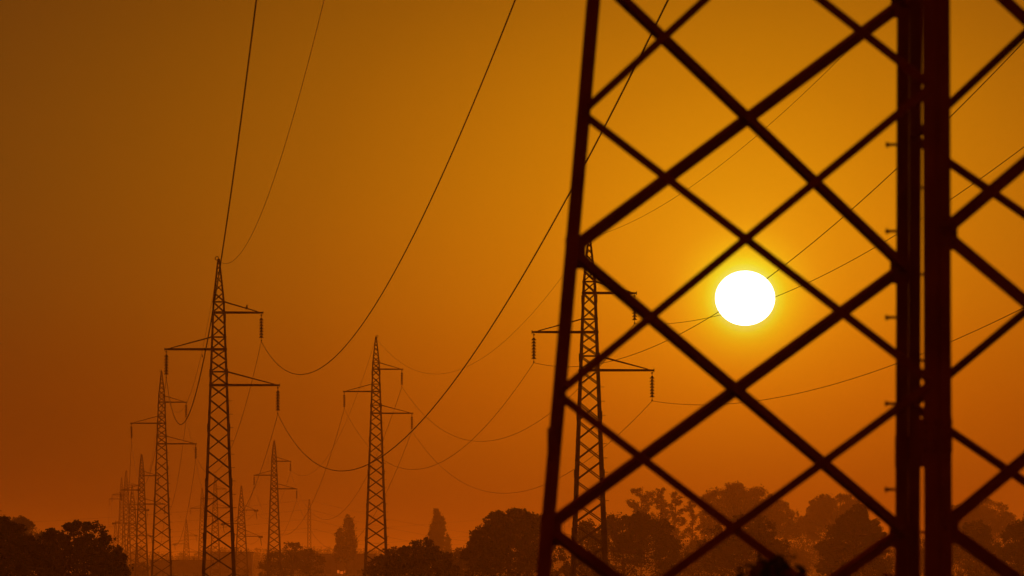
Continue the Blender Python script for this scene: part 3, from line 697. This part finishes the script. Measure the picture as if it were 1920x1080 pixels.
# ------------------------------------------------------------------ near bush below the foreground pylon, weeds
def stems(name, label, cx, cy, top, wid, n, leafn, leafs, mat_, seed, group=None, cat='plant', red=0):
    r_ = np.random.default_rng(seed); root = empty(name, (cx, cy, 0)); tag(root, label, cat, group); sb_ = MB(); C_, N_, S_ = [], [], []
    for i in range(n):
        bx, by = r_.normal(0, wid * .25, 2); tx = bx + r_.normal(0, wid * .42); ty = by + r_.normal(0, wid * .3); tz = top * (1 - .55 * min(1, abs(tx) / wid) ** 1.3) * r_.uniform(.88, 1.0)
        m_ = Vector(((bx + tx) / 2 + r_.normal(0, .05 * wid), (by + ty) / 2, tz * .55)); sb_.tube([(bx, by, 0), m_, (tx, ty, tz)], [.012, .009, .003], 5)
        for j in range(leafn):
            t_ = r_.uniform(.25, 1) ** .6; p = Vector((bx, by, 0)).lerp(m_, t_ * 2) if t_ < .5 else m_.lerp(Vector((tx, ty, tz)), t_ * 2 - 1)
            C_.append(np.array(p) + r_.normal(0, leafs * 1.1, 3)); N_.append(r_.normal(size=3)); S_.append(leafs * r_.uniform(.6, 1.2))
    C_ = np.array(C_); N_ = np.array(N_); S_ = np.array(S_)
    quads('foliage', C_, N_, S_, mat_, root, 1.1)
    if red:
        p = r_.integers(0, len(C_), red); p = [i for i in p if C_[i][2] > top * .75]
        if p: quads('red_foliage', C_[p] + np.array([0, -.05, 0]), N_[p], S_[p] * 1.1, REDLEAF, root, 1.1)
    sb_.build('stem', BARK, root)
    return root
bp = px(1448, 1040, 40)
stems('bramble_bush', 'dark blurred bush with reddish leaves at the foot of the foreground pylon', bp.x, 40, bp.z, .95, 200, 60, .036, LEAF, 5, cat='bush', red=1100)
for i, (x, y, d, lab) in enumerate(((474, 1073, 150, 'weed tip poking up right of the tallest left pylon foot'), (554, 1076, 150, 'weed tip poking up between the small and central pylons'), (422, 1076, 160, 'weed tip inside the foot of the tallest left pylon'))):
    p = px(x, y, d); stems('tall_weed', lab, p.x, d, p.z, .12, 5, 22, .02, LEAF, 20 + i, 'tall weeds')

# ------------------------------------------------------------------ birds
def perched(x, y, d, hpx, label, facing=1):
    p = px(x, y, d); s = hpx * d / F; mb = MB(); n0 = 0
    prof = [(.0, 0), (.10, .06), (.19, .2), (.22, .38), (.19, .56), (.12, .70), (.11, .76), (.135, .84), (.12, .93), (.05, .99), (0, 1.0)]
    mb.lathe((0, 0, 0), [(r * s, z * s) for r, z in prof], 12)
    for i in range(len(mb.v)):
        v = mb.v[i]; mb.v[i] = (v[0] + facing * .12 * s * (v[2] / s - .3), v[1], v[2])
    mb.v = [tuple(v) for v in mb.v]
    mb.lathe((facing * .28 * s, 0, .86 * s), [(.035 * s, -.02 * s), (.03 * s, .06 * s), (.0, .15 * s)], 6, Vector((facing, 0, -.25)))      # beak
    mb.box((-facing * .18 * s, 0, .02 * s), Vector((-facing * .10 * s, 0, -.18 * s)), Vector((0, .07 * s, 0)), Vector((.03 * s, 0, .01 * s)))      # tail
    for q in (-1, 1): mb.tube([(facing * .02 * s, q * .05 * s, .1 * s), (facing * .02 * s, q * .05 * s, -.06 * s)], .02 * s, 5)
    o = mb.build('perched_bird', BIRD, None, True); o.location = p; tag(o, label, 'bird', 'birds'); return o
perched(462.5, 580, 479.4, 9, 'bird perched on the upper right arm tie of the tallest left pylon')
perched(379.5, 670, 800, 6, 'bird perched on the thin wire left of the tallest left pylon', -1)
perched(1109, 693, 450.6, 7, 'bird perched inside the lower arm of the pylon behind the foreground lattice')
def flying(x, y, d, wpx, label):
    p = px(x, y, d); s = wpx * d / F; mb = MB()
    mb.lathe((0, 0, 0), [(0, -.3 * s), (.07 * s, -.18 * s), (.1 * s, 0), (.06 * s, .2 * s), (.0, .34 * s)], 8, Vector((1, .3, .1)))
    for q in (-1, 1):
        n0 = len(mb.v); mb.v += [(.12 * s, 0, .03 * s), (-.12 * s, 0, .03 * s), (-.16 * s, q * .3 * s, .16 * s), (.1 * s, q * .3 * s, .18 * s), (-.12 * s, q * .6 * s, .08 * s), (.12 * s, 0, 0), (-.12 * s, 0, 0), (-.16 * s, q * .3 * s, .14 * s), (.1 * s, q * .3 * s, .15 * s)]
        mb.f += [(n0, n0 + 1, n0 + 2, n0 + 3), (n0 + 3, n0 + 2, n0 + 4), (n0 + 5, n0 + 8, n0 + 7, n0 + 6), (n0 + 8, n0 + 4, n0 + 7)]
    o = mb.build('flying_bird', BIRD, None); o.location = p; tag(o, label, 'bird', 'birds')
flying(609.5, 598, 700, 3.2, 'tiny bird flying left of the central pylon top, lower of the two')
flying(661.5, 575, 700, 3.2, 'tiny bird flying above and left of the central pylon top')
flying(338, 969, 900, 3.2, 'tiny bird flying low between the two nearest left line pylons')

# ------------------------------------------------------------------ haze
hz = MB(); hz.box((0, 4350, 19.0), Vector((3800, 0, 0)), Vector((0, 4750, 0)), Vector((0, 0, 20.0)))
hm = bpy.data.materials.new('haze_air'); hm.use_nodes = True; t = hm.node_tree; t.nodes.clear()
o_ = t.nodes.new('ShaderNodeOutputMaterial'); v = t.nodes.new('ShaderNodeVolumePrincipled')
v.inputs['Color'].default_value = (*HAZE_COLOR, 1); v.inputs['Density'].default_value = HAZE_DENSITY; v.inputs['Anisotropy'].default_value = HAZE_G
t.links.new(v.outputs[0], o_.inputs['Volume'])
tag(hz.build('haze', hm), kind='stuff', label='thin orange dusty haze over the fields', cat='haze')
